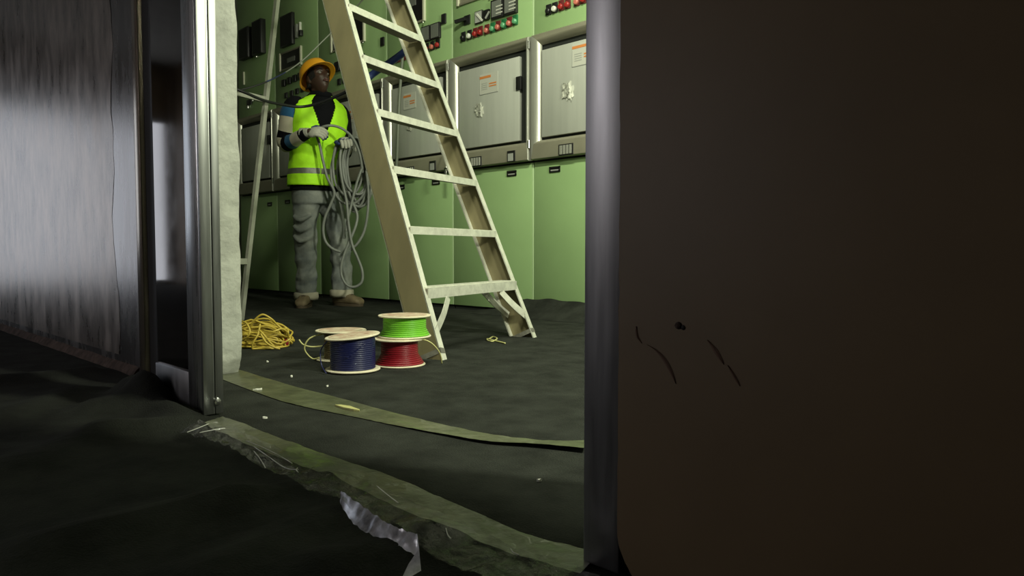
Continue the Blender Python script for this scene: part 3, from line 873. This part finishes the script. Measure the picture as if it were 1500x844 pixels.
near = ribbon([(326, 611), (360, 622), (420, 646), (515, 680), (600, 711), (690, 750), (780, 783), (880, 812)],
              [(300, 622), (345, 643), (410, 672), (480, 700), (560, 735), (650, 775), (740, 808), (850, 842)], 'tape', 'tape', .003, .004)
nt = tag(near.build('floor_tape', smooth='all', origin=fl(600, 740)), 'wide olive tape strip on carpet under the sliding doors', 'tape')
flm = ribbon([(292, 618), (345, 630), (410, 660), (490, 694), (580, 728), (680, 775), (780, 815), (880, 846)],
             [(262, 636), (330, 655), (385, 688), (440, 716), (520, 758), (605, 803), (700, 848), (830, 905)], 'film', 'film', .013, .010, nx=160, ny=14)
pf = tag(flm.build('plastic_film', smooth='all', origin=fl(500, 720)), 'crumpled clear plastic film along the tape in the foreground', 'film')
for px in ([(372, 655), (395, 671), (418, 687), (437, 696)], [(360, 646), (385, 656), (408, 668), (428, 680)], [(274, 633), (290, 627), (306, 619)], [(372, 661), (382, 674), (389, 686)],
           [(552, 714), (568, 726), (584, 738)], [(653, 784), (656, 790), (661, 793)], [(436, 690), (434, 696), (437, 700)], [(748, 803), (752, 808), (760, 812)], [(292, 634), (312, 630), (330, 627)]):
    cv = [V((q.x, q.y, carpet_h(q.x, q.y) * .9 + .020)) for q in (fl(x, y, .02) for x, y in px)]
    MB().tube(catmull(cv, 5), .0009, 'glint_crease', 5).build('glint_crease', pf, smooth='all')  # pale strands laid over the film wrinkles as painted glints
# crumpled silver tape: stands up from the carpet
upx = [(500, 737), (513, 750), (530, 763), (548, 776), (566, 789), (584, 798), (598, 803), (612, 809)]
lpx = [(498, 750), (506, 764), (518, 780), (535, 793), (553, 802), (572, 811), (592, 820), (611, 829)]
cu, cl = catmull([fl(x, y + 9, 0) for x, y in upx], 6), catmull([fl(x, y, 0) for x, y in lpx], 6)
vs = []; ny = 6
for i, (a, b) in enumerate(zip(cu, cl)):
    for j in range(ny + 1):
        t = j / ny; p = b.lerp(a, t)
        h = carpet_h(p.x, p.y)
        vs.append((p.x + .0015 * nz((i * .5, j, 0), .9), p.y + .0015 * nz((i * .5, j, 5), .9), .014 + .018 * t + .004 * nz((i * .6, j * .3, 9), .8)))
n_ = len(cu)
fo = MB().add(vs, [(i * (ny + 1) + j, (i + 1) * (ny + 1) + j, (i + 1) * (ny + 1) + j + 1, i * (ny + 1) + j + 1) for i in range(n_ - 1) for j in range(ny)], 'foil')
a, b = V(vs[(n_ - 1) * (ny + 1) + ny]), V(vs[(n_ - 1) * (ny + 1)])
e1, e2 = fl(617, 850), fl(585, 862)
k1, k2 = V((e1.x, e1.y, .012)), V((e2.x, e2.y, .006))
fo.add([a, b, b.lerp(k2, .5) + V((0, 0, .006)), k2, k1, a.lerp(k1, .5) + V((0, 0, .004))], [(0, 1, 2, 5), (5, 2, 3, 4)], 'foil')
tag(fo.build('foil_tape', smooth='all', origin=fl(555, 800)), 'crumpled silver tape strip lying on dark carpet in the foreground', 'tape')
# litter
def scrap(x, y, w, h, lab, m='paper_white', ang=.3):
    q = fl(x, y); mb = MB(); rnd = random.Random(int(x))
    n = 7; r = [rnd.uniform(.7, 1.1) for _ in range(n)]
    ca, sa = math.cos(ang), math.sin(ang)
    ring = [(math.cos(2 * math.pi * k / n) * r[k] * w, math.sin(2 * math.pi * k / n) * r[k] * h) for k in range(n)]
    lo = [q + RT * (u * ca - v * sa) + FW * (u * sa + v * ca) + V((0, 0, .001)) for u, v in ring]
    hi = [p + V((0, 0, .003 + .003 * rnd.random())) for p in lo]
    mb.loft([lo, hi], m)
    tag(mb.build('paper_scrap', origin=q), lab, 'litter', 'scraps of litter on the carpet')
scrap(378, 572, .016, .007, 'white scrap on carpet just right of the plaster jamb foot')
scrap(392, 531, .004, .006, 'white crumb between yellow wire bundle and inner tape strip')
scrap(427, 553, .005, .006, 'white crumb in front of the blue spool, near the inner tape')
scrap(479, 567, .004, .005, 'pale crumb below the blue spool beside the inner tape')
scrap(388, 614, .006, .003, 'tiny pale crumb between the two tape strips, nearest the left leaf')
scrap(790, 706, .005, .003, 'pale crumb between the two tape strips near the right stile')
scrap(815, 470, .010, .004, 'pale scrap on carpet right of the ladder foot')
scrap(512, 601, .060, .012, 'yellowish patch of tape stuck on the inner tape strip', 'wire_pale', -.75)
for o in list(C.objects):
    if o.get('label', '').startswith('yellowish'):
        o.name = 'tape_patch'; o['category'] = 'tape'; del o['group']; o.location.z += .002
sp = MB(); pts = [fl(x, y, .004) for x, y in ((716, 497), (722, 493.5), (728, 496), (722, 500), (715, 499), (714, 496.5), (724, 499), (732, 501), (740, 503))]
sp.tube(catmull(pts, 6), .0035, 'wire_pale', 6)
tag(sp.build('wire_scrap', smooth='all', origin=pts[0]), 'curled pale wire offcut on carpet beside the far ladder foot', 'litter')

# ================================================================== PERSON
PB = fl(472, 449); PB.z = 0
SC = (PB - EYE).dot(FW) / F * 1.0
def P(x, y, b=0.0):                 # photo pixel + depth offset (towards the camera is negative) -> world
    k = 1 + b / ((PB - EYE).dot(FW))
    return PB + RT * ((x - 472) * SC) + FW * b + V((0, 0, max(0, (449 - y)) * SC))
person = thing('person', PB, 'person in yellow vest and helmet holding a cable coil, looking up', 'person')
PHI = math.radians(33)
fdir = RT * math.sin(PHI) - FW * math.cos(PHI)
rdir = RT * -math.cos(PHI) - FW * math.sin(PHI)      # his right, image left
# torso table: image row -> centre column, half width, half depth
TORSO = [(298, 463, .165, .118), (285, 463, .168, .122), (270, 462, .165, .120), (250, 463, .158, .118), (230, 465, .160, .120), (210, 467, .172, .124), (190, 469, .188, .128),
         (175, 470, .195, .126), (163, 470, .192, .112), (156, 470.5, .170, .094), (150, 471.5, .128, .078), (145, 472.5, .088, .068), (141, 473.5, .066, .062), (137, 474.5, .058, .060)]
TT = sorted([(r[0],) + r[1:] for r in TORSO])
def torso_ring(y, grow=0.0, n=48, wr=0.0, seed=0):
    cx, rx, ry = interp(TT, y)
    c = P(cx, y)
    out = []
    for k in range(n):
        th = 2 * math.pi * k / n
        s, co = math.sin(th), math.cos(th)
        e = .82
        s2 = math.copysign(abs(s) ** e, s); c2 = math.copysign(abs(co) ** e, co)
        p = c + rdir * (rx + grow) * s2 + fdir * (ry + grow) * c2
        if wr:
            d = (p - c).normalized(); p = p + d * wr * (noise.noise(p * 9 + V((seed, 0, 0))) + .6 * noise.noise(p * 19 + V((0, seed, 0))))
        out.append(p)
    return out
def limb(mb, pts, rad, m, n=16, sub=7, mf=None, wr=0.0, seed=0):
    cv = catmull(pts, sub)
    rv = [v.x for v in catmull([V((r, 0, 0)) for r in rad], sub)]
    o = len(mb.v)
    mb.tube(cv, 0, m, n, radii=rv, mf=mf)
    if wr:
        for i, c in enumerate(cv):
            for k in range(n):
                p = mb.v[o + i * n + k]; d = p - c
                mb.v[o + i * n + k] = p + d.normalized() * wr * (noise.noise(p * 16 + V((seed, 0, 0))) + .5 * noise.noise(p * 34 + V((0, seed, 0))))
    return mb

# --- joints
shR, elR, wrR = P(438, 163, -.10), P(428, 214, -.10), P(468, 205, -.27)
shL, elL, wrL = P(498, 166, .12), P(499, 218, .15), P(511, 215, -.15)
hipR, knR, anR = P(453, 292, -.02), P(452, 358, -.06), P(449, 432, -.0)
hipL, knL, anL = P(480, 292, .06), P(496, 358, .06), P(497, 430, .09)

# --- body: one continuous surface under the clothes
HC = P(471, 122, -.02)                                 # head centre
HY, HP = math.radians(48), math.radians(22)
hf0 = RT * math.sin(HY) - FW * math.cos(HY)
hr = (RT * -math.cos(HY) - FW * math.sin(HY))
hf = (hf0 * math.cos(HP) + V((0, 0, 1)) * math.sin(HP)).normalized()
hu = (V((0, 0, 1)) * math.cos(HP) - hf0 * math.sin(HP)).normalized()
def HL(r, f, u): return HC + hr * r + hf * f + hu * u
def gauss(x, s): return math.exp(-(x / s) ** 2)
hb = MB(); rings = []
NH, NK = 44, 56
for i in range(NH + 1):
    ph = -math.pi / 2 + math.pi * i / NH
    ring = []
    for k in range(NK):
        th = 2 * math.pi * k / NK
        x, y, z = math.cos(ph) * math.sin(th), math.cos(ph) * math.cos(th), math.sin(ph)
        rx, ry, rz = .074, .094, .116
        px, py, pz = x * rx, y * ry, z * rz
        if pz < 0:                                     # narrow the jaw
            t = min(1, -pz / .116)
            px *= 1 - .34 * t; py = py * (1 - .10 * t) + .016 * t
        if y > 0:
            fr_ = y
            py += fr_ * (.030 * gauss(px, .013) * gauss(pz + .020, .020)           # nose tip
                         + .014 * gauss(px, .010) * gauss(pz - .004, .022)         # nose bridge
                         - .012 * gauss(abs(px) - .032, .016) * gauss(pz - .012, .014)   # eye sockets
                         + .007 * gauss(pz - .034, .012)                           # brow
                         + .008 * gauss(px, .022) * gauss(pz + .052, .010)         # lips
                         - .004 * gauss(px, .026) * gauss(pz + .066, .006)
                         + .012 * gauss(px, .022) * gauss(pz + .088, .018)         # chin
                         + .006 * gauss(abs(px) - .042, .018) * gauss(pz + .020, .02))   # cheekbones
        ring.append(HL(px, py, pz))
    rings.append(ring)
body = MB().loft(rings, 'skin')
for s in (-1, 1):                                      # ears
    body.ball(HL(s * .074, -.010, -.006), (.010, .020, .032), 'skin', 12, Matrix((hr, hf, hu)).transposed())
limb(body, [HL(0, -.020, -.045), P(474, 143, .0), P(472, 154, .0), P(470, 172, 0)], [.056, .055, .060, .075], 'skin')
body.loft([torso_ring(y, -.03) for y in range(296, 149, -8)], 'skin')
limb(body, [shR, elR, wrR, P(474, 204, -.28)], [.05, .038, .026, .026], 'skin')
limb(body, [shL, elL, wrL, P(517, 219, -.10)], [.05, .038, .026, .026], 'skin')
limb(body, [hipR + V((0, 0, .06)), hipR, knR, anR], [.07, .075, .05, .04], 'skin')
limb(body, [hipL + V((0, 0, .06)), hipL, knL, anL], [.07, .075, .05, .04], 'skin')
bo = body.build('body', person, smooth='all')
md = bo.modifiers.new('remesh', 'REMESH'); md.mode = 'VOXEL'; md.voxel_size = .0055; md.use_smooth_shade = True
md = bo.modifiers.new('smooth', 'SMOOTH'); md.factor = .5; md.iterations = 2
bo.data.materials.clear(); bo.data.materials.append(MATS['skin'])
for s in (-1, 1):
    e = MB().ball(HL(s * .031, .0800, .012), (.0125, .0125, .0115), 'eye_white', 12).build('eye', person, smooth='all')
    MB().ball(HL(s * .031 - .001, .0885, .014), (.0062, .0062, .0062), 'eye_dark', 10).build('iris', e, smooth='all')
    m = MB(); limb(m, [HL(s * .014, .100, .030), HL(s * .032, .096, .037), HL(s * .050, .080, .031)], [.003, .0045, .002], 'hair', 8, 4)
    m.build('eyebrow', person, smooth='all')
m = MB(); limb(m, [HL(-.024, .087, -.053), HL(-.010, .1005, -.049), HL(0, .1035, -.050), HL(.010, .1005, -.049), HL(.024, .087, -.053)], [.002, .006, .0065, .006, .002], 'lip', 8, 4)
limb(m, [HL(-.022, .087, -.056), HL(0, .102, -.061), HL(.022, .087, -.056)], [.002, .0065, .002], 'lip', 8, 4)
m.build('lips', person, smooth='all')
# hair: close-cropped, at the temples and the back of the head
hm = MB(); rings = []
for i in range(16):
    u = lerp(-.050, .070, i / 15)
    ring = []
    for k in range(25):
        th = lerp(math.radians(52), math.radians(308), k / 24)
        cut = max(0, (-u - .01)) * 2.2
        s = math.sqrt(max(.05, 1 - (u / .118) ** 2))
        ring.append(HL(.0775 * s * math.sin(th), .0985 * s * math.cos(th) - cut * (1 if math.cos(th) > 0 else 0), u))
    rings.append(ring)
hm.loft(rings, 'hair', closed=False); hm.build('hair', person, smooth='all')
# helmet, tipped a little further back than the face
h2 = math.radians(13)
hfB = hf * math.cos(h2) + hu * math.sin(h2); huB = hu * math.cos(h2) - hf * math.sin(h2)
def HB(r, f, u): return HC + hr * r + hfB * f + huB * u
hh = MB(); rings = []
prof = [(1.0, .0), (1.01, .012), (1.0, .030), (.95, .055), (.86, .078), (.70, .098), (.48, .111), (.22, .118), (.02, .120)]
BU = .036
for r, z in prof:
    ring = []
    for k in range(40):
        th = 2 * math.pi * k / 40
        rg = 1 + .03 * gauss(math.sin(th) * r, .16) * (z > .03)
        ring.append(HB(.105 * r * math.sin(th), (.128 * r) * math.cos(th) - .005, BU + z * rg))
    rings.append(ring)
hh.loft(rings, 'helmet', cap=False)
h0 = hh.build('helmet', person, smooth='all')
md = h0.modifiers.new('solid', 'SOLIDIFY'); md.thickness = .003
bm_ = MB(); rings = []
for j, (o, dz) in enumerate(((0, .006), (.4, .004), (.8, .0), (1, -.003), (1, -.006), (.8, -.004), (0, .0))):
    ring = []
    for k in range(48):
        th = 2 * math.pi * k / 48
        ext = .012 + .034 * max(0, math.cos(th)) ** 1.4 + .006 * max(0, -math.cos(th))
        ring.append(HB((.104 + o * ext) * math.sin(th), (.127 + o * ext) * math.cos(th) - .005, BU + dz - .016 * o * max(0, math.cos(th)) * .6 - .006 * o))
    rings.append(ring)
bm_.loft(rings, 'helmet', cap=False); bm_.build('helmet_brim', h0, smooth='all')
rd = MB(); limb(rd, [HB(0, .118, BU + .045), HB(0, .085, BU + .092), HB(0, 0, BU + .122), HB(0, -.085, BU + .094), HB(0, -.124, BU + .045)], [.004, .010, .012, .010, .004], 'helmet', 10, 6)
rd.build('helmet_ridge', h0, smooth='all')

# --- sweater with striped sleeves
sw = MB()
sw.loft([torso_ring(y, .004, wr=.006) for y in [281, 279, 276, 270, 260, 250, 240, 230, 220, 210, 200, 190, 182, 175, 169, 163, 159, 156, 153, 150, 147, 145, 143, 141]], 'sweater_black')
for yy, g in ((146, .006), (142, .010), (139, .010)): pass
sw.loft([torso_ring(y, g) for y, g in ((147, .004), (143, .012), (139.5, .013), (139, .006), (143, .003))], 'sweater_black')
def stripes(t):
    for e, m in ((.22, 'sweater_black'), (.33, 'sweater_blue'), (.45, 'sweater_cream'), (.52, 'sweater_black'), (.66, 'sweater_cream'), (.73, 'sweater_black'), (.80, 'sweater_blue'), (.91, 'sweater_cream')):
        if t < e: return m
    return 'sweater_black'
limb(sw, [P(449, 160, -.07), shR, P(432, 188, -.11), elR, P(447, 212, -.20), wrR], [.060, .066, .060, .060, .050, .041], 'sweater_black', 18, 9, stripes, .007, 1)
limb(sw, [P(490, 162, .06), shL, P(500, 190, .16), elL, P(507, 221, .04), wrL], [.060, .064, .058, .056, .048, .040], 'sweater_black', 18, 9, (lambda t: stripes(t) if t > .80 else 'sweater_black'), .007, 2)
sw.build('sweater', person, smooth='all')

# --- jeans
jn = MB()
jn.loft([torso_ring(y, -.004 - .0 * y) for y in (264, 270, 278, 286, 294, 300)][::-1], 'jeans')
limb(jn, [P(452, 276, -.02), hipR, P(452, 322, -.05), knR, P(451, 395, -.03), P(449, 437, .0)], [.092, .098, .088, .079, .074, .076], 'jeans', 22, 9, None, .014, 3)
limb(jn, [P(480, 276, .04), hipL, P(490, 322, .07), knL, P(497, 395, .08), P(497, 434, .09)], [.090, .096, .086, .079, .074, .076], 'jeans', 22, 9, None, .014, 5)
for k in range(3):                                    # folds at his right knee
    limb(jn, [P(438, 318 + k * 14, -.12), P(450, 324 + k * 15, -.155), P(464, 316 + k * 16, -.12)], [.010, .017, .008], 'jeans', 10, 5)
jo = jn.build('jeans', person, smooth='all')
md = jo.modifiers.new('remesh', 'REMESH'); md.mode = 'VOXEL'; md.voxel_size = .008; md.use_smooth_shade = True
md = jo.modifiers.new('smooth', 'SMOOTH'); md.factor = .5; md.iterations = 3
m = MB().box((0, 0, 0), (0.001, .001, .001), 'jeans')
pk = MB(); ring = []
for c, kk, nm in ((P(449, 433, .0), .080, 'a'), (P(497, 430, .09), .080, 'b')):
    m = MB(); rings = []
    for r, z in ((.072, -.028), (kk + .004, -.030), (kk + .008, -.010), (kk + .006, .022), (kk - .004, .026)):
        rings.append([c + RT * math.cos(2 * math.pi * k / 24) * r * (1 + .04 * math.sin(3 * k)) + FW * math.sin(2 * math.pi * k / 24) * r + V((0, 0, z)) for k in range(24)])
    m.loft(rings, 'jeans_cuff'); m.build('jeans_cuff', person, smooth='all')

# --- boots
def boot(ank, fd, L=.265):
    fd = V(fd).normalized(); sd = fd.cross(V((0, 0, 1)))
    g = V((ank.x, ank.y, 0))
    m = MB(); rings = []
    for t, wd, h in ((-.075, .020, .045), (-.068, .034, .075), (-.035, .040, .105), (.0, .041, .112), (.045, .042, .098), (.085, .045, .078), (.125, .049, .062), (.160, .048, .055), (.180, .040, .044), (.190, .022, .030)):
        ring = []
        for k in range(20):
            a = 2 * math.pi * k / 20
            zz = math.sin(a); xx = math.cos(a)
            ring.append(g + fd * t + sd * wd * math.copysign(abs(xx) ** .75, xx) + V((0, 0, .012 + h * (.5 + .5 * math.copysign(abs(zz) ** .8, zz)))))
        rings.append(ring)
    m.loft(rings, 'boot'); b = m.build('boot', person, smooth='all')
    m = MB(); rings = []
    outl = []
    for k in range(28):
        a = 2 * math.pi * k / 28; c, s = math.cos(a), math.sin(a)
        outl.append((.058 + .135 * math.copysign(abs(c) ** .8, c), (.046 + .007 * c) * math.copysign(abs(s) ** .8, s)))
    m.loft([[g + fd * u + sd * v + V((0, 0, z)) for u, v in outl] for z in (.0, .020)], 'sole'); m.build('boot_sole', b, smooth=True)
    m = MB()
    for t in (.045, .07, .095):
        limb(m, [g + fd * t + sd * .024 + V((0, 0, .118 - t * .42)), g + fd * (t + .004) + V((0, 0, .129 - t * .44)), g + fd * t - sd * .024 + V((0, 0, .118 - t * .42))], [.003, .004, .003], 'sole', 6, 4)
    m.build('laces', b, smooth='all')
boot(anR, -FW + RT * .05)
boot(anL, RT * .85 - FW * .45)

# --- high-visibility vest
rows = [274, 270, 266, 262, 258, 254, 250, 246, 240, 234, 228, 222, 216, 210, 205, 200, 195, 190, 185, 180, 175, 171, 167, 164, 161, 158, 156, 154, 152, 150, 148, 146.5, 145]
rows = [274 - 2.0 * i for i in range(57)] + [160.5 - 1.0 * i for i in range(16)]
NV = 200
rings = [torso_ring(y, .018 + (.006 if y > 215 else 0), NV, .009, 7) for y in rows]
def vest_m(i, k):
    y = (rows[i] + rows[i + 1]) / 2
    th = (360 * (k + .5) / NV + 180) % 360 - 180             # 0 = chest, +90 = his right
    if y < 202:                                              # V neck
        if abs(th) < 2 + (202 - y) * .45: return None
    if y < 152 and abs(th) > 140: return None
    side = abs(abs(th) - 92)
    if y < 196:
        if side < 12 + (196 - y) * .55 and y > 157: return None
        if side < 30 and y <= 157: return None
    if 249 < y < 259: return 'vest_band'
    return 'vest'
vm = MB().loft(rings, 'vest', mf=vest_m, cap=False)
vo = vm.build('safety_vest', person, smooth='all')
md = vo.modifiers.new('solid', 'SOLIDIFY'); md.thickness = .004; md.offset = 1
zp = MB(); zl = []
for y in range(272, 203, -6):
    r = torso_ring(y, .028, 48, .0); zl.append(r[0])
zp.tube(zl, .004, 'vest', 6); zp.build('zip', vo, smooth='all')

# --- gloves
def glove(wr, D, N, thumb_up, name, curl, blue):
    D, N = V(D).normalized(), V(N).normalized()
    N = (N - D * N.dot(D)).normalized(); S = V(thumb_up); S = (S - D * S.dot(D) - N * S.dot(N)).normalized()
    m = MB()
    R = Matrix((D, S, N)).transposed()
    limb(m, [wr - D * .045, wr - D * .01, wr + D * .02], [.040, .036, .034], 'glove_knit', 14, 4)
    m.ball(wr + D * .055, (.056, .046, .026), 'glove_knit', 16, R)
    for k, (o, L) in enumerate(((.033, .080), (.011, .088), (-.011, .082), (-.031, .066))):
        p = wr + D * .088 + S * o; ang = 0; pts = [p - D * .02, p]
        for s_, f_ in ((.40, .9), (.33, 1.2), (.27, .8)):
            ang += curl * f_
            p = p + (D * math.cos(ang) + N * math.sin(ang)) * L * s_; pts.append(p)
        limb(m, pts, [.0125, .0130, .0122, .0115, .0090], 'glove_knit', 10, 4, (lambda t: 'glove_blue' if .15 < t < .42 else 'glove_knit') if blue == 'knuckle' else (lambda t: 'glove_blue' if t > .75 else 'glove_knit'))
    p = wr + D * .030 + S * .034
    limb(m, [p, p + S * .022 + D * .024 + N * .008, p + S * .020 + D * .055 + N * .022, p + S * .012 + D * .078 + N * .030], [.017, .016, .0135, .0095], 'glove_blue', 10, 4)
    m.build(name, person, smooth='all')
glove(wrR, RT * .92 - FW * .32 + V((0, 0, .05)), FW * .75 + V((0, 0, -.55)), V((0, 0, 1)), 'glove', .62, 'tip')
glove(wrL, RT * .40 - FW * .85 + V((0, 0, .10)), V((0, 0, -1)) + RT * .15, -RT * .9, 'glove', .62, 'knuckle')

# ================================================================== CABLE COIL HELD BY THE PERSON
cc = MB(); rnd = random.Random(5); pts = []
GX, GY, GB = 527, 216, -.17
for k in range(15):
    wx = rnd.uniform(13, 27); hy = rnd.uniform(38, 52); cx = rnd.uniform(-5, 6) + (2 if k % 2 else -2); bo_ = rnd.uniform(-.045, .055); sk = rnd.uniform(-5, 5)
    for i in range(12):
        a = 2 * math.pi * i / 12
        x = GX + cx + wx * math.sin(a) + sk * (1 - math.cos(a)) * .5
        y = GY - 8 + hy * (1 - math.cos(a)) + rnd.uniform(-2, 2)
        pts.append(P(x, y, GB + .02 + bo_ + .030 * math.cos(a * .5 + k) + .02 * math.sin(a)))
cc.tube(catmull(pts, 3), .0098, 'cable_grey', 8)
def strand(px): cc.tube(catmull([P(x, y, GB + b) for x, y, b in px], 7), .0098, 'cable_grey', 8)
strand([(480, 201, -.07), (492, 196, -.10), (505, 195, -.09), (518, 200, -.07), (530, 212, -.06), (538, 232, -.05), (541, 255, -.03)])
strand([(478, 206, -.05), (483, 220, -.06), (487, 240, -.06), (493, 265, -.06), (502, 285, -.05), (498, 300, -.05), (489, 320, -.05), (486, 338, -.05), (489, 354, -.05), (498, 364, -.05), (510, 369, -.05)])
strand([(516, 212, -.06), (512, 240, -.08), (515, 270, -.09), (521, 300, -.09), (523, 330, -.08), (527, 358, -.07), (535, 378, -.07), (541, 396, -.07), (540, 411, -.07), (530, 418, -.07), (519, 415, -.07), (512, 402, -.07), (512, 386, -.07), (518, 366, -.06), (526, 347, -.05), (532, 330, -.04), (533, 316, -.03), (527, 300, -.03), (521, 284, -.03)])
strand([(546, 255, -.02), (549, 285, -.03), (548, 315, -.04), (543, 340, -.04), (534, 357, -.05), (524, 366, -.05)])
strand([(541, 250, -.03), (534, 272, -.05), (527, 300, -.06), (521, 325, -.06), (519, 340, -.06)])
strand([(505, 285, -.02), (511, 310, -.02), (513, 335, -.01), (514, 350, -.01)])
tag(cc.build('cable_coil', smooth='all', origin=P(GX, GY, GB)), 'heavy coil of grey cable hanging from the worker\'s gloved hand', 'cable')

for o in C.objects:
    for k in ('_w', '_p'):
        if k in o: del o[k]
